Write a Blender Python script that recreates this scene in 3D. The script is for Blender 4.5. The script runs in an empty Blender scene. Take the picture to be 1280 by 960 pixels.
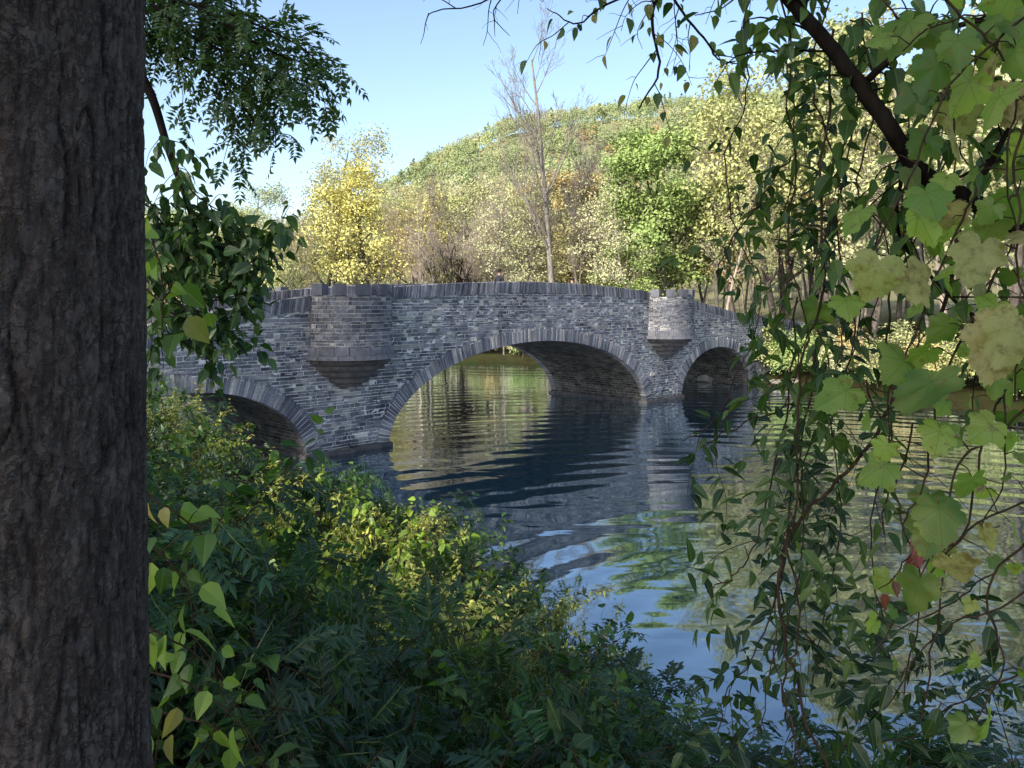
import bpy, math, random
import numpy as np
from mathutils import Vector, noise
EYE=5.2
SC=bpy.context.scene
COL=SC.collection
# ------------------------------------------------------------ helpers
def nrm(a):
    a=np.asarray(a,float); return a/np.maximum(np.linalg.norm(a,axis=-1,keepdims=True),1e-9)
class MB:
    def __init__(s): s.v=[];s.p=[];s.a=[];s.d=[];s.u=[];s.n=0
    def add(s,V,P,var=.5,dry=0.,uv=None,mi=0):
        V=np.asarray(V,float).reshape(-1,3); n=len(V)
        for p in P:
            p=np.asarray(p,int)
            if p.size: s.p.append((p+s.n,mi))
        s.v.append(V); s.a.append(np.broadcast_to(np.asarray(var,float),(n,))); s.d.append(np.broadcast_to(np.asarray(dry,float),(n,)))
        s.u.append(np.zeros((n,2)) if uv is None else np.asarray(uv,float)); s.n+=n
    def mesh(s,name,mats,smooth=False):
        me=bpy.data.meshes.new(name)
        V=np.concatenate(s.v); me.vertices.add(len(V)); me.vertices.foreach_set('co',V.astype(np.float32).ravel())
        loops=np.concatenate([p.ravel() for p,_ in s.p]).astype(np.int32)
        tot=np.concatenate([np.full(len(p),p.shape[1]) for p,_ in s.p]); mi=np.concatenate([np.full(len(p),m) for p,m in s.p]).astype(np.int32)
        start=np.concatenate([[0],np.cumsum(tot)[:-1]]).astype(np.int32)
        me.loops.add(len(loops)); me.loops.foreach_set('vertex_index',loops)
        me.polygons.add(len(tot)); me.polygons.foreach_set('loop_start',start)
        me.polygons.foreach_set('material_index',mi)
        me.polygons.foreach_set('use_smooth',np.full(len(tot),bool(smooth)))
        uvl=me.uv_layers.new(name='UVMap'); U=np.concatenate(s.u)[loops]; uvl.data.foreach_set('uv',U.astype(np.float32).ravel())
        for nm,arr in (('var',s.a),('dry',s.d)):
            at=me.attributes.new(nm,'FLOAT','POINT'); at.data.foreach_set('value',np.concatenate(arr).astype(np.float32))
        for m in mats: me.materials.append(m)
        me.update(calc_edges=True)
        return me
    def obj(s,name,mats,parent=None,smooth=False,color=None):
        o=bpy.data.objects.new(name,s.mesh(name,mats,smooth)); COL.objects.link(o)
        if parent: o.parent=parent
        if color: o.color=(*color,1)
        return o
def empty(name,loc,label,cat,rot=0,group=None,scale=None):
    o=bpy.data.objects.new(name,None); COL.objects.link(o); o.location=loc; o.rotation_euler=(0,0,rot)
    if scale: o.scale=scale
    o['label']=label;o['category']=cat
    if group:o['group']=group
    return o
def tube(pts,rad,k=5):
    pts=np.asarray(pts,float); n=len(pts); rad=np.broadcast_to(np.asarray(rad,float),(n,))
    t=nrm(np.gradient(pts,axis=0)); m=nrm(t.mean(0)); ref=np.array([1.,0.13,0]) if abs(m[2])>.7 else np.array([0,0,1.])
    s=nrm(np.cross(t,ref)); u=np.cross(s,t); a=np.arange(k)*2*math.pi/k
    V=pts[:,None]+rad[:,None,None]*(np.cos(a)[None,:,None]*s[:,None]+np.sin(a)[None,:,None]*u[:,None])
    i=np.arange(n-1)[:,None]*k; j=np.arange(k)[None]; j2=(j+1)%k
    F=np.stack([i+j,i+j2,i+k+j2,i+k+j],-1).reshape(-1,4)
    return V.reshape(-1,3),[F]
def smooth_path(P,m=5):
    P=np.asarray(P,float); Q=np.vstack([2*P[0]-P[1],P,2*P[-1]-P[-2]]); out=[]
    for i in range(1,len(Q)-2):
        for t in np.arange(m)/m:
            a,b,c,d=Q[i-1],Q[i],Q[i+1],Q[i+2]
            out.append(.5*((2*b)+(-a+c)*t+(2*a-5*b+4*c-d)*t*t+(-a+3*b-3*c+d)*t**3))
    out.append(P[-1]); return np.array(out)
# leaf templates
def t_diamond(w=.36):
    V=np.array([[0,0,0],[w,.45,.06],[0,1,0],[-w,.45,.06]],float); return V,[np.array([[0,1,2,3]])],np.stack([V[:,0]+.5,V[:,1]],1)
def t_ovate(w=.3,fold=.3,curl=.22):
    ys=[.12,.36,.66]; ws=[w*.75,w,w*.62]; V=[[0,0,0]]
    for y,a in zip(ys,ws): V+= [[-a,y,fold*a-curl*y*y],[0,y,-curl*y*y],[a,y,fold*a-curl*y*y]]
    V.append([0,1,-curl]); V=np.array(V,float)
    tri=np.array([[0,2,1],[0,3,2],[7,8,10],[8,9,10]]); q=np.array([[1,2,5,4],[2,3,6,5],[4,5,8,7],[5,6,9,8]])
    return V,[tri,q],np.stack([V[:,0]+.5,V[:,1]],1)
def t_leaflet(w=.2):
    V=np.array([[0,0,0],[-w,.38,.05],[0,.4,0],[w,.38,.05],[0,1,-.12]],float)
    return V,[np.array([[0,2,1],[0,3,2],[1,2,4],[2,3,4]])],np.stack([V[:,0]+.5,V[:,1]],1)
def t_lobed(ph=0.,wid=1.):
    h=[(.03,-.05),(.13,-.18),(.33,-.2),(.5,-.07),(.45,.08),(.6,.16),(.63,.37),(.48,.43),(.38,.52),(.36,.72),(.17,.86)]
    pts=[(0,.06)]+h+[(0,1.04)]+[(-x*(1+.08*math.sin(7*y+ph)),y) for x,y in h[::-1]]
    pts=np.array(pts,float)*[wid,1]; n=len(pts); out=[]
    for i in range(n):
        a,b=pts[i],pts[(i+1)%n]
        c=np.array([0,.25]); out.append(a)
        for f,g_ in ((.28,-.03),(.5,.055),(.75,-.04)):
            m=a+(b-a)*f; out.append(m+(m-c)*g_)
    R=np.array(out); C=np.array([0,.12]); n=len(R); mid=C+(R-C)*.38; mid2=C+(R-C)*.72
    P2=np.vstack([[C],mid,mid2,R]); r=np.linalg.norm(P2-C,axis=1); an=np.arctan2(P2[:,0],P2[:,1]-C[1])
    z=.05*np.cos(an*5)*r-.26*r*r+.12*np.sin(an*2+1+ph)*r*r+.05*np.sin(an*7+ph)*r*r
    V=np.column_stack([P2,z]); i=np.arange(n); j=(i+1)%n
    return V,[np.stack([0*i,1+i,1+j],1),np.vstack([np.stack([1+i,1+n+i,1+n+j,1+j],1),np.stack([1+n+i,1+2*n+i,1+2*n+j,1+n+j],1)])],np.stack([P2[:,0]+.5,P2[:,1]-.12],1)
T_D=t_diamond(); T_N=t_diamond(.012); T_O=t_ovate(); T_L=t_leaflet(); T_GS=[t_lobed(0,1.),t_lobed(1.7,.85),t_lobed(3.6,1.12)]; T_W=t_ovate(.34,.25,.3); T_E=t_ovate(.21,.3,.18)
def add_leaves(mb,T,P,D,N,S,var,dry=0.,mi=0):
    TV,TP,TU=T; P=np.asarray(P,float); n=len(P)
    if n==0: return
    y=nrm(D); x=nrm(np.cross(y,N)); z=np.cross(x,y); S=np.broadcast_to(S,(n,))
    V=P[:,None]+S[:,None,None]*(TV[None,:,0:1]*x[:,None]+TV[None,:,1:2]*y[:,None]+TV[None,:,2:3]*z[:,None])
    k=len(TV); off=(np.arange(n)*k)[:,None,None]
    mb.add(V,[(p[None]+off).reshape(-1,p.shape[1]) for p in TP],np.repeat(np.broadcast_to(var,(n,)),k),np.repeat(np.broadcast_to(dry,(n,)),k),np.tile(TU,(n,1)),mi)
class Bag:
    def __init__(s): s.L=[]
    def add(s,P,D,N,S,var,dry=0.):
        P=np.atleast_2d(P); n=len(P); s.L.append((P,np.broadcast_to(D,(n,3)),np.broadcast_to(N,(n,3)),np.broadcast_to(S,(n,)),np.broadcast_to(var,(n,)),np.broadcast_to(dry,(n,))))
    def flush(s,mb,T,mi=0):
        if not s.L: return
        A=[np.concatenate([l[i] for l in s.L]) for i in range(6)]
        if isinstance(T,list):
            for q in range(len(T)): add_leaves(mb,T[q],*[a[q::len(T)] for a in A],mi=mi)
        else: add_leaves(mb,T,*A,mi=mi)
def compound(bag,rb,p,d,up,L,pairs,ls,rs,dry=0.):
    d=nrm(d); side=nrm(np.cross(d,up)); up=np.cross(side,d); t=np.linspace(.22,.95,pairs)
    dr=np.outer(-(t**2)*.28*L,[0,0,1.]); base=p+np.outer(t*L,d)+dr
    v=rs.uniform(0,1)*.6+rs.uniform(0,.4,pairs)
    for sg in (-1,1):
        D=sg*side*.9+d*.45-up*.25+rs.normal(0,.14,(pairs,3)); bag.add(base,D,up+rs.normal(0,.2,(pairs,3)),ls*rs.uniform(.8,1.15,pairs)*(1-.25*np.abs(t-.5)),v,dry)
    bag.add(base[-1],d-np.array([0,0,.4]),up,ls*1.05,v[-1],dry)
    rb.add(p,d-np.array([0,0,.14]),side+up*.3,L*1.0,.3)
# ------------------------------------------------------------ materials
def newmat(name):
    m=bpy.data.materials.new(name); m.use_nodes=True; nt=m.node_tree; nt.nodes.clear()
    o=nt.nodes.new('ShaderNodeOutputMaterial'); return m,nt,o
def N(nt,t,**k):
    n=nt.nodes.new('ShaderNode'+t)
    for a,b in k.items(): setattr(n,a,b)
    return n
def ramp(nt,fac,stops):
    r=N(nt,'ValToRGB'); e=r.color_ramp.elements
    while len(e)<len(stops): e.new(.5)
    for i,(p,c) in enumerate(stops): e[i].position=p; e[i].color=(*c,1)
    nt.links.new(fac,r.inputs[0]); return r.outputs[0]
def mix(nt,f,a,b,mode='MIX'):
    m=N(nt,'Mix',data_type='RGBA',blend_type=mode)
    for i,x in ((0,f),(6,a),(7,b)):
        if isinstance(x,(float,int)): m.inputs[i].default_value=x
        elif isinstance(x,tuple): m.inputs[i].default_value=(*x,1)
        else: nt.links.new(x,m.inputs[i])
    return m.outputs[2]
def math_(nt,op,a,b=0.,c=None,clamp=False):
    m=N(nt,'Math',operation=op,use_clamp=clamp)
    for i,x in enumerate((a,b,c)):
        if x is None: continue
        if isinstance(x,(float,int)): m.inputs[i].default_value=x
        else: nt.links.new(x,m.inputs[i])
    return m.outputs[0]
def noi(nt,vec,scale,detail=4,rough=.55,dist=0.):
    n=N(nt,'TexNoise'); n.inputs['Scale'].default_value=scale; n.inputs['Detail'].default_value=detail; n.inputs['Roughness'].default_value=rough; n.inputs['Distortion'].default_value=dist
    if vec is not None: nt.links.new(vec,n.inputs['Vector'])
    return n.outputs['Fac']
def princ(nt,o,col,rough=.8,bump=None,bs=.3,bd=.02,spec=.3):
    p=N(nt,'BsdfPrincipled'); p.inputs['Specular IOR Level'].default_value=spec
    if isinstance(col,tuple): p.inputs['Base Color'].default_value=(*col,1)
    else: nt.links.new(col,p.inputs['Base Color'])
    p.inputs['Roughness'].default_value=rough
    if bump is not None:
        b=N(nt,'Bump'); b.inputs['Strength'].default_value=bs; b.inputs['Distance'].default_value=bd; nt.links.new(bump,b.inputs['Height']); nt.links.new(b.outputs[0],p.inputs['Normal'])
    if o is not None: nt.links.new(p.outputs[0],o.inputs[0])
    return p
def leafmat(name,near=0,trans=.4):
    m,nt,o=newmat(name)
    oi=N(nt,'ObjectInfo'); va=N(nt,'Attribute',attribute_name='var')
    br=math_(nt,'MULTIPLY_ADD',va.outputs['Fac'],1.05 if near else .6,.42 if near else .72)
    col=mix(nt,1.,oi.outputs['Color'],br,'MULTIPLY')
    if not near:
        d=N(nt,'BsdfDiffuse'); nt.links.new(col,d.inputs[0]); nt.links.new(d.outputs[0],o.inputs[0]); return m
    dr=N(nt,'Attribute',attribute_name='dry')
    hs=N(nt,'HueSaturation'); nt.links.new(col,hs.inputs['Color'])
    nt.links.new(math_(nt,'MULTIPLY_ADD',va.outputs['Fac'],-.05,.525),hs.inputs['Hue']); col=hs.outputs[0]
    if near==2:
        uv=N(nt,'UVMap'); sp=N(nt,'SeparateXYZ'); nt.links.new(uv.outputs[0],sp.inputs[0])
        dx=math_(nt,'SUBTRACT',sp.outputs[0],.5); an=math_(nt,'ARCTAN2',dx,sp.outputs[1])
        rr_=math_(nt,'SQRT',math_(nt,'ADD',math_(nt,'MULTIPLY',dx,dx),math_(nt,'MULTIPLY',sp.outputs[1],sp.outputs[1])))
        f=math_(nt,'PINGPONG',math_(nt,'ABSOLUTE',an),.43); w=math_(nt,'MULTIPLY',f,rr_); ve=math_(nt,'LESS_THAN',w,.012)
        sec=math_(nt,'LESS_THAN',math_(nt,'FRACT',math_(nt,'ADD',math_(nt,'MULTIPLY',rr_,9.),math_(nt,'MULTIPLY',f,-6.))),.13)
        ve=math_(nt,'MAXIMUM',ve,math_(nt,'MULTIPLY',sec,.45))
        tc=N(nt,'TexCoord'); nn=noi(nt,tc.outputs['Object'],38.,4,.7); n0=noi(nt,tc.outputs['Object'],7.,2)
        col=mix(nt,ramp(nt,n0,[(.42,(0,0,0)),(.68,(.5,.5,.5))]),col,(.38,.42,.13))
        col=mix(nt,ramp(nt,nn,[(.56,(0,0,0)),(.67,(.7,.7,.7))]),col,(.2,.14,.04))
        col=mix(nt,math_(nt,'MULTIPLY',ve,.4),col,(.09,.15,.03))
        col=mix(nt,dr.outputs['Fac'],col,mix(nt,ramp(nt,nn,[(.45,(0,0,0)),(.65,(1,1,1))]),(.45,.38,.2),(.22,.15,.07)))
    else:
        uv=N(nt,'UVMap'); sp=N(nt,'SeparateXYZ'); nt.links.new(uv.outputs[0],sp.inputs[0])
        ax=math_(nt,'ABSOLUTE',math_(nt,'SUBTRACT',sp.outputs[0],.5)); col=mix(nt,math_(nt,'MULTIPLY',math_(nt,'LESS_THAN',ax,.015),.3),col,(.3,.36,.12))
        col=mix(nt,dr.outputs['Fac'],col,(.42,.33,.12))
    d=N(nt,'BsdfDiffuse'); nt.links.new(col,d.inputs[0]); g=N(nt,'BsdfGlossy'); g.inputs['Roughness'].default_value=.42
    m1=N(nt,'MixShader'); m1.inputs[0].default_value=.05; nt.links.new(d.outputs[0],m1.inputs[1]); nt.links.new(g.outputs[0],m1.inputs[2])
    t=N(nt,'BsdfTranslucent'); tcx=mix(nt,1.,col,(1.8,1.75,.7),'MULTIPLY'); nt.links.new(tcx,t.inputs[0])
    mx=N(nt,'MixShader'); mx.inputs[0].default_value=trans
    nt.links.new(m1.outputs[0],mx.inputs[1]); nt.links.new(t.outputs[0],mx.inputs[2]); nt.links.new(mx.outputs[0],o.inputs[0]); return m
M_leaf=leafmat('far_foliage'); M_near=leafmat('near_foliage',1,.36); M_grape=leafmat('grape_leaf',2,.52)
def barkmat(name,c1,c2,scale=6.):
    m,nt,o=newmat(name); tc=N(nt,'TexCoord'); mp=N(nt,'Mapping'); mp.inputs['Scale'].default_value=(1,1,.25); nt.links.new(tc.outputs['Object'],mp.inputs[0])
    n=noi(nt,mp.outputs[0],scale,3,.65,.5); col=ramp(nt,n,[(.3,c1),(.7,c2)]); d=N(nt,'BsdfDiffuse'); nt.links.new(col,d.inputs[0]); nt.links.new(d.outputs[0],o.inputs[0]); return m
M_bark=barkmat('bark',(.08,.065,.055),(.22,.19,.16)); M_pale=barkmat('pale_bark',(.14,.12,.1),(.36,.32,.28)); M_tan=barkmat('tan_twigs',(.3,.24,.19),(.5,.42,.34)); M_darkbark=barkmat('dark_bark',(.01,.008,.007),(.034,.027,.024),20.)
M_vine=barkmat('vine_stem',(.03,.021,.016),(.095,.062,.045),30.)
def bigbark():
    m,nt,o=newmat('ridged_bark'); tc=N(nt,'TexCoord'); mp=N(nt,'Mapping'); mp.inputs['Scale'].default_value=(1,1,.3); nt.links.new(tc.outputs['Object'],mp.inputs[0])
    n=noi(nt,mp.outputs[0],26.,9,.78,.6); n2=noi(nt,tc.outputs['Object'],4.5,5,.65); n3=noi(nt,tc.outputs['Object'],80.,5,.75)
    vo=N(nt,'TexVoronoi',feature='DISTANCE_TO_EDGE'); vo.inputs['Scale'].default_value=30.
    nz=N(nt,'TexNoise'); nz.inputs['Scale'].default_value=13.; nz.inputs['Detail'].default_value=6.; nz.inputs['Roughness'].default_value=.65; nt.links.new(tc.outputs['Object'],nz.inputs['Vector'])
    dm=N(nt,'VectorMath',operation='MULTIPLY_ADD'); nt.links.new(nz.outputs['Color'],dm.inputs[0]); dm.inputs[1].default_value=(.17,.17,.17); nt.links.new(mp.outputs[0],dm.inputs[2]); nt.links.new(dm.outputs[0],vo.inputs['Vector'])
    ck=ramp(nt,vo.outputs[0],[(0,(0,0,0)),(.16,(1,1,1))])
    part=ramp(nt,n2,[(.4,(.15,.15,.15)),(.6,(.85,.85,.85))])
    va=N(nt,'Attribute',attribute_name='var')
    col=ramp(nt,n,[(.3,(.05,.037,.033)),(.5,(.105,.082,.073)),(.7,(.2,.165,.148))])
    col=mix(nt,ramp(nt,n2,[(.5,(0,0,0)),(.62,(.45,.45,.45))]),col,(.16,.142,.128))
    col=mix(nt,ramp(nt,n3,[(.58,(0,0,0)),(.68,(.45,.45,.45))]),col,(.27,.24,.21))
    col=mix(nt,part,col,mix(nt,1.,col,mix(nt,ck,(.4,.37,.35),(1.,1.,1.)),'MULTIPLY'))
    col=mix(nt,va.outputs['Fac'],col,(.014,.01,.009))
    h=math_(nt,'ADD',math_(nt,'ADD',n,math_(nt,'MULTIPLY',n3,.4)),math_(nt,'MULTIPLY',ck,.35)); princ(nt,o,col,.9,h,1.,.01,.15); return m
M_big=bigbark()
def stonemat():
    m,nt,o=newmat('slate_stone'); tc=N(nt,'TexCoord'); va=N(nt,'Attribute',attribute_name='var')
    nf=noi(nt,tc.outputs['Object'],22.,5,.7)
    col=ramp(nt,va.outputs['Fac'],[(0,(.08,.083,.1)),(.3,(.158,.163,.195)),(.55,(.24,.247,.285)),(.72,(.315,.3,.29)),(.85,(.41,.4,.39)),(1,(.6,.56,.5))])
    col=mix(nt,.7,col,ramp(nt,nf,[(.3,(.45,.45,.45)),(.7,(1.5,1.5,1.5))]),'MULTIPLY')
    big=noi(nt,tc.outputs['Object'],.55,4); col=mix(nt,.9,col,ramp(nt,big,[(.35,(.4,.4,.44)),(.6,(1.22,1.18,1.12))]),'MULTIPLY')
    sp=N(nt,'SeparateXYZ'); nt.links.new(tc.outputs['Object'],sp.inputs[0])
    wet=ramp(nt,sp.outputs[2],[(.1,(.3,.33,.3)),(.5,(1,1,1))]); col=mix(nt,1.,col,wet,'MULTIPLY')
    princ(nt,o,col,.85,nf,.9,.035,.2); return m
M_stone=stonemat()
def mortarmat():
    m,nt,o=newmat('mortar'); tc=N(nt,'TexCoord'); n=noi(nt,tc.outputs['Object'],4.,4,.7)
    princ(nt,o,ramp(nt,n,[(.3,(.4,.39,.38)),(.7,(.8,.78,.74))]),.95,None,.5,.02,.1); return m
M_mortar=mortarmat()
def soffitmat():
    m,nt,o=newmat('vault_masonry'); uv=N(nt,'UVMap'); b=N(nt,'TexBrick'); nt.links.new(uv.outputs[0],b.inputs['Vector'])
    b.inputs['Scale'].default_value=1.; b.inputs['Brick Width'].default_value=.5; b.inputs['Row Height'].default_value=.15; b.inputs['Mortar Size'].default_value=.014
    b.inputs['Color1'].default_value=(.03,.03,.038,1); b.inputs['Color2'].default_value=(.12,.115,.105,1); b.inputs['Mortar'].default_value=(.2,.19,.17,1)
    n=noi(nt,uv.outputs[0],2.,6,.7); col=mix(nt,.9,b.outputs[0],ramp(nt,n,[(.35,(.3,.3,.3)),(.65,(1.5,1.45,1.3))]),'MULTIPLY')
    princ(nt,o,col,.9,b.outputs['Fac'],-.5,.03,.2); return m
M_soffit=soffitmat()
def dressed(nm,a,b):
    m,nt,o=newmat(nm); tc=N(nt,'TexCoord'); n=noi(nt,tc.outputs['Object'],3.,7,.7)
    col=ramp(nt,n,[(.3,a),(.7,b)])
    princ(nt,o,col,.85,n,.6,.03,.2); return m
M_dress=dressed('dressed_stone',(.085,.085,.1),(.23,.23,.25)); M_corb=dressed('stained_shaded_corbel_stone',(.035,.033,.036),(.14,.13,.13))  # corbel stone darkened for staining, with underside shade put into the colour
def groundmat():
    m,nt,o=newmat('leaf_litter_ground'); g=N(nt,'NewGeometry'); n=noi(nt,g.outputs['Position'],1.2,5,.7); n2=noi(nt,g.outputs['Position'],14.,3,.7)
    col=ramp(nt,n,[(.35,(.025,.02,.013)),(.5,(.035,.034,.015)),(.65,(.024,.045,.014)),(.8,(.08,.06,.03))])
    col=mix(nt,.7,col,ramp(nt,n2,[(.3,(.5,.5,.5)),(.7,(1.6,1.5,1.3))]),'MULTIPLY')
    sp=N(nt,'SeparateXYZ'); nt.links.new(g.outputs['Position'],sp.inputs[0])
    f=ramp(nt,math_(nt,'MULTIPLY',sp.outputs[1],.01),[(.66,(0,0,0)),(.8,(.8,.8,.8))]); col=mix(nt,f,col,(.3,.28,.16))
    d=N(nt,'BsdfDiffuse'); nt.links.new(col,d.inputs[0]); nt.links.new(d.outputs[0],o.inputs[0]); return m
M_ground=groundmat()
def watermat():
    m,nt,o=newmat('river_water'); g=N(nt,'NewGeometry')
    mp=N(nt,'Mapping'); mp.inputs['Scale'].default_value=(.4,1.,1.); mp.inputs['Rotation'].default_value=(0,0,-.45); nt.links.new(g.outputs['Position'],mp.inputs[0])
    n1=noi(nt,mp.outputs[0],.55,2,.45,1.2); n2=noi(nt,mp.outputs[0],2.6,1,.5,.8)
    mp2=N(nt,'Mapping'); mp2.inputs['Location'].default_value=(-7.,-9.5,0); nt.links.new(g.outputs['Position'],mp2.inputs[0])
    wv=N(nt,'TexWave',wave_type='RINGS',rings_direction='Z'); nt.links.new(mp2.outputs[0],wv.inputs['Vector']); wv.inputs['Scale'].default_value=.25; wv.inputs['Distortion'].default_value=3.5; wv.inputs['Detail'].default_value=1.; wv.inputs['Detail Scale'].default_value=.3
    msk=ramp(nt,noi(nt,g.outputs['Position'],.11,2,.5),[(.38,(.1,.1,.1)),(.6,(1,1,1))])
    h=math_(nt,'ADD',math_(nt,'MULTIPLY',n1,1.),math_(nt,'MULTIPLY',n2,.08)); h=math_(nt,'ADD',h,math_(nt,'MULTIPLY',math_(nt,'MULTIPLY',wv.outputs['Fac'],msk),.75))
    b=N(nt,'Bump'); b.inputs['Strength'].default_value=1.; b.inputs['Distance'].default_value=.026; nt.links.new(h,b.inputs['Height'])
    gl=N(nt,'BsdfGlossy'); gl.inputs['Roughness'].default_value=.04; gl.inputs['Color'].default_value=(.82,.92,1,1); nt.links.new(b.outputs[0],gl.inputs['Normal'])
    df=N(nt,'BsdfDiffuse'); df.inputs['Color'].default_value=(.002,.014,.028,1)
    fr=N(nt,'Fresnel'); fr.inputs[0].default_value=1.4; nt.links.new(b.outputs[0],fr.inputs['Normal'])
    f=math_(nt,'MULTIPLY_ADD',fr.outputs[0],1.35,.2,clamp=True)
    mx=N(nt,'MixShader'); nt.links.new(f,mx.inputs[0]); nt.links.new(df.outputs[0],mx.inputs[1]); nt.links.new(gl.outputs[0],mx.inputs[2]); nt.links.new(mx.outputs[0],o.inputs[0]); return m
M_water=watermat()
# ------------------------------------------------------------ terrain
NEAR=np.array([(-120,30),(-60,30),(-22,26),(-14.5,22),(-12,18.8),(-9,19.8),(-6,21.3),(-3.6,20),(-1.5,17.5),(0,14.5),(1,11.5),(1.9,9.3),(3,7.6),(5,6.7),(9,6.2),(16,6.5),(30,7),(60,5),(160,-10)],float)
FAR=np.array([(160,8),(80,18),(40,22),(27,30),(21,38),(17.5,45),(13,50.5),(9,60),(0,66),(-12,66),(-25,62),(-60,58),(-120,60)],float)
POLY=np.vstack([NEAR,FAR])
def pd(X,Y,L):
    d=np.full(X.shape,1e9)
    for a,b in zip(L[:-1],L[1:]):
        ab=b-a; t=np.clip(((X-a[0])*ab[0]+(Y-a[1])*ab[1])/(ab@ab),0,1); d=np.minimum(d,np.hypot(X-a[0]-t*ab[0],Y-a[1]-t*ab[1]))
    return d
def inside(X,Y):
    c=np.zeros(X.shape,bool); n=len(POLY)
    for i in range(n):
        x1,y1=POLY[i];x2,y2=POLY[(i+1)%n]
        if y1==y2: continue
        k=((y1>Y)!=(y2>Y))&(X<(x2-x1)*(Y-y1)/(y2-y1)+x1); c^=k
    return c
def ss(t): t=np.clip(t,0,1); return t*t*(3-2*t)
def Hgt(X,Y):
    X=np.asarray(X,float);Y=np.asarray(Y,float)
    dn=pd(X,Y,NEAR); df=pd(X,Y,FAR); ins=inside(X,Y)
    zn=np.interp(dn,[0,.5,1,2.5,5,8,12,40,200,1500],[-.05,.25,.5,1.3,2.4,3.35,3.65,4.2,6,20])
    Hx=np.interp(X,[-400,-150,-105,-60,-35,0,30,60,110,250,600],[2,3,9,40,60,77,82,84,84,80,70])
    zf=np.interp(df,[0,1,4,10,25,60],[-.05,.4,1,1.8,3,5])+Hx*ss((df-60)/260.)
    z=np.where(df<dn,zf,zn); wob=.12*np.sin(X*1.3+Y*.7)*np.sin(Y*1.1-X*.4)*np.clip(np.minimum(dn,df),0,1)
    return np.where(ins,-np.minimum(np.minimum(dn,df)*.45,1.6)-.06,z+wob)
def hz(x,y): return float(Hgt(np.array([x]),np.array([y]))[0])
xs=np.unique(np.concatenate([-np.geomspace(45,1500,22)[::-1],np.arange(-44,45,.55),np.geomspace(45,1500,22)]))
ys=np.unique(np.concatenate([-np.geomspace(9,600,16)[::-1],np.arange(-8.5,78,.55),np.geomspace(78,1800,40)]))
GX,GY=np.meshgrid(xs,ys); GZ=Hgt(GX,GY)
nx,ny=len(xs),len(ys); i=np.arange(ny-1)[:,None]*nx+np.arange(nx-1)[None]
F=np.stack([i,i+1,i+nx+1,i+nx],-1).reshape(-1,4)
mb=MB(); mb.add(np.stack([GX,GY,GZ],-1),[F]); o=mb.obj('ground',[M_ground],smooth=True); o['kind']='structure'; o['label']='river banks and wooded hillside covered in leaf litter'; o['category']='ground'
mb=MB(); mb.add([[-170,-16,0],[170,-16,0],[170,70,0],[-170,70,0]],[np.array([[0,1,2,3]])]); o=mb.obj('water',[M_water]); o['kind']='structure'; o['label']='calm rippled river reflecting trees and sky'; o['category']='water'
# ------------------------------------------------------------ bridge
TH=math.atan2(14.2,13.5); BR=np.array([1.15,34.4])
bridge=empty('stone_bridge',(BR[0],BR[1],0),'grey slate stone three-arched bridge with crenellated turrets over river','bridge',rot=TH)
W=6.2; ARCH=[(-15.4,4.0,2.5),(0,8.1,3.45),(15.4,4.0,2.55)]; XT=9.8; CH=.46; HL=27.
def ztop(x):
    x=np.asarray(x,float); a=np.abs(x); z=np.where(a<17,5.97-.005*a*a,4.525-(a-17)*.085); return z-np.where(x<-12.3,.07*np.minimum(-x-12.3,6.),0)
rs=np.random.RandomState(3)
wall=MB(); Q=lambda *a:[np.array([a])]
ivals=[]; cur=-HL
for c,a,r in ARCH:
    ivals.append((cur,c-a,None)); ivals.append((c-a,c+a,(c,a,r))); cur=c+a
ivals.append((cur,HL,None))
for x0,x1,A in ivals:
    if A is None: X=np.linspace(x0,x1,max(4,int((x1-x0)/.4))); B=np.full(len(X),-1.5)
    else:
        c,a,r=A; ph=np.linspace(math.pi,0,49); X=c+a*np.cos(ph); B=r*np.sin(ph)
    n=len(X); T=ztop(X)-CH; Dk=ztop(X)-1.3; k=np.arange(n-1)
    def strip(P1,P2,uv1,uv2,mi,flip=False):
        V=np.vstack([P1,P2]); F=np.stack([k,k+1,k+1+n,k+n],1)
        if flip: F=F[:,::-1]
        wall.add(V,[F],.4,0,np.vstack([uv1,uv2]),mi)
    c3=lambda y,z:np.column_stack([X,np.full(n,y),z]); uv=lambda z:np.column_stack([X,z])
    strip(c3(0,B),c3(0,T),uv(B),uv(T),0); strip(c3(W,B),c3(W,T),uv(B),uv(T),0,True)
    strip(c3(0,T),c3(.42,T),uv(T),uv(T),0); strip(c3(W-.42,T),c3(W,T),uv(T),uv(T),0)
    strip(c3(.42,T),c3(.42,Dk),uv(T),uv(Dk),0); strip(c3(W-.42,Dk),c3(W-.42,T),uv(Dk),uv(T),0)
    strip(c3(.42,Dk),c3(W-.42,Dk),uv(Dk),uv(Dk),0)
    if A is not None:
        arc=np.concatenate([[0],np.cumsum(np.hypot(np.diff(X),np.diff(B)))])
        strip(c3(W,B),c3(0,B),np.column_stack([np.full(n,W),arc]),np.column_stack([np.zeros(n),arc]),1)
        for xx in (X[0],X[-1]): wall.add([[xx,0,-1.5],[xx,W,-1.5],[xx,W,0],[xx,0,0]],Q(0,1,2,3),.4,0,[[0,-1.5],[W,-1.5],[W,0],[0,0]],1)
def box(mb,x0,x1,y0,y1,z0,z1,var,mi,j=.0):
    V=np.array([[x0,y0,z0],[x1,y0,z0],[x1,y1,z0],[x0,y1,z0],[x0,y0,z1],[x1,y0,z1],[x1,y1,z1],[x0,y1,z1]],float)
    if j: V[[0,1,4,5]]+=rs.uniform(-j,j,(4,3))
    mb.add(V,[np.array([[0,1,5,4],[1,2,6,5],[2,3,7,6],[3,0,4,7],[4,5,6,7],[3,2,1,0]])],var,0,None,mi)
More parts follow.
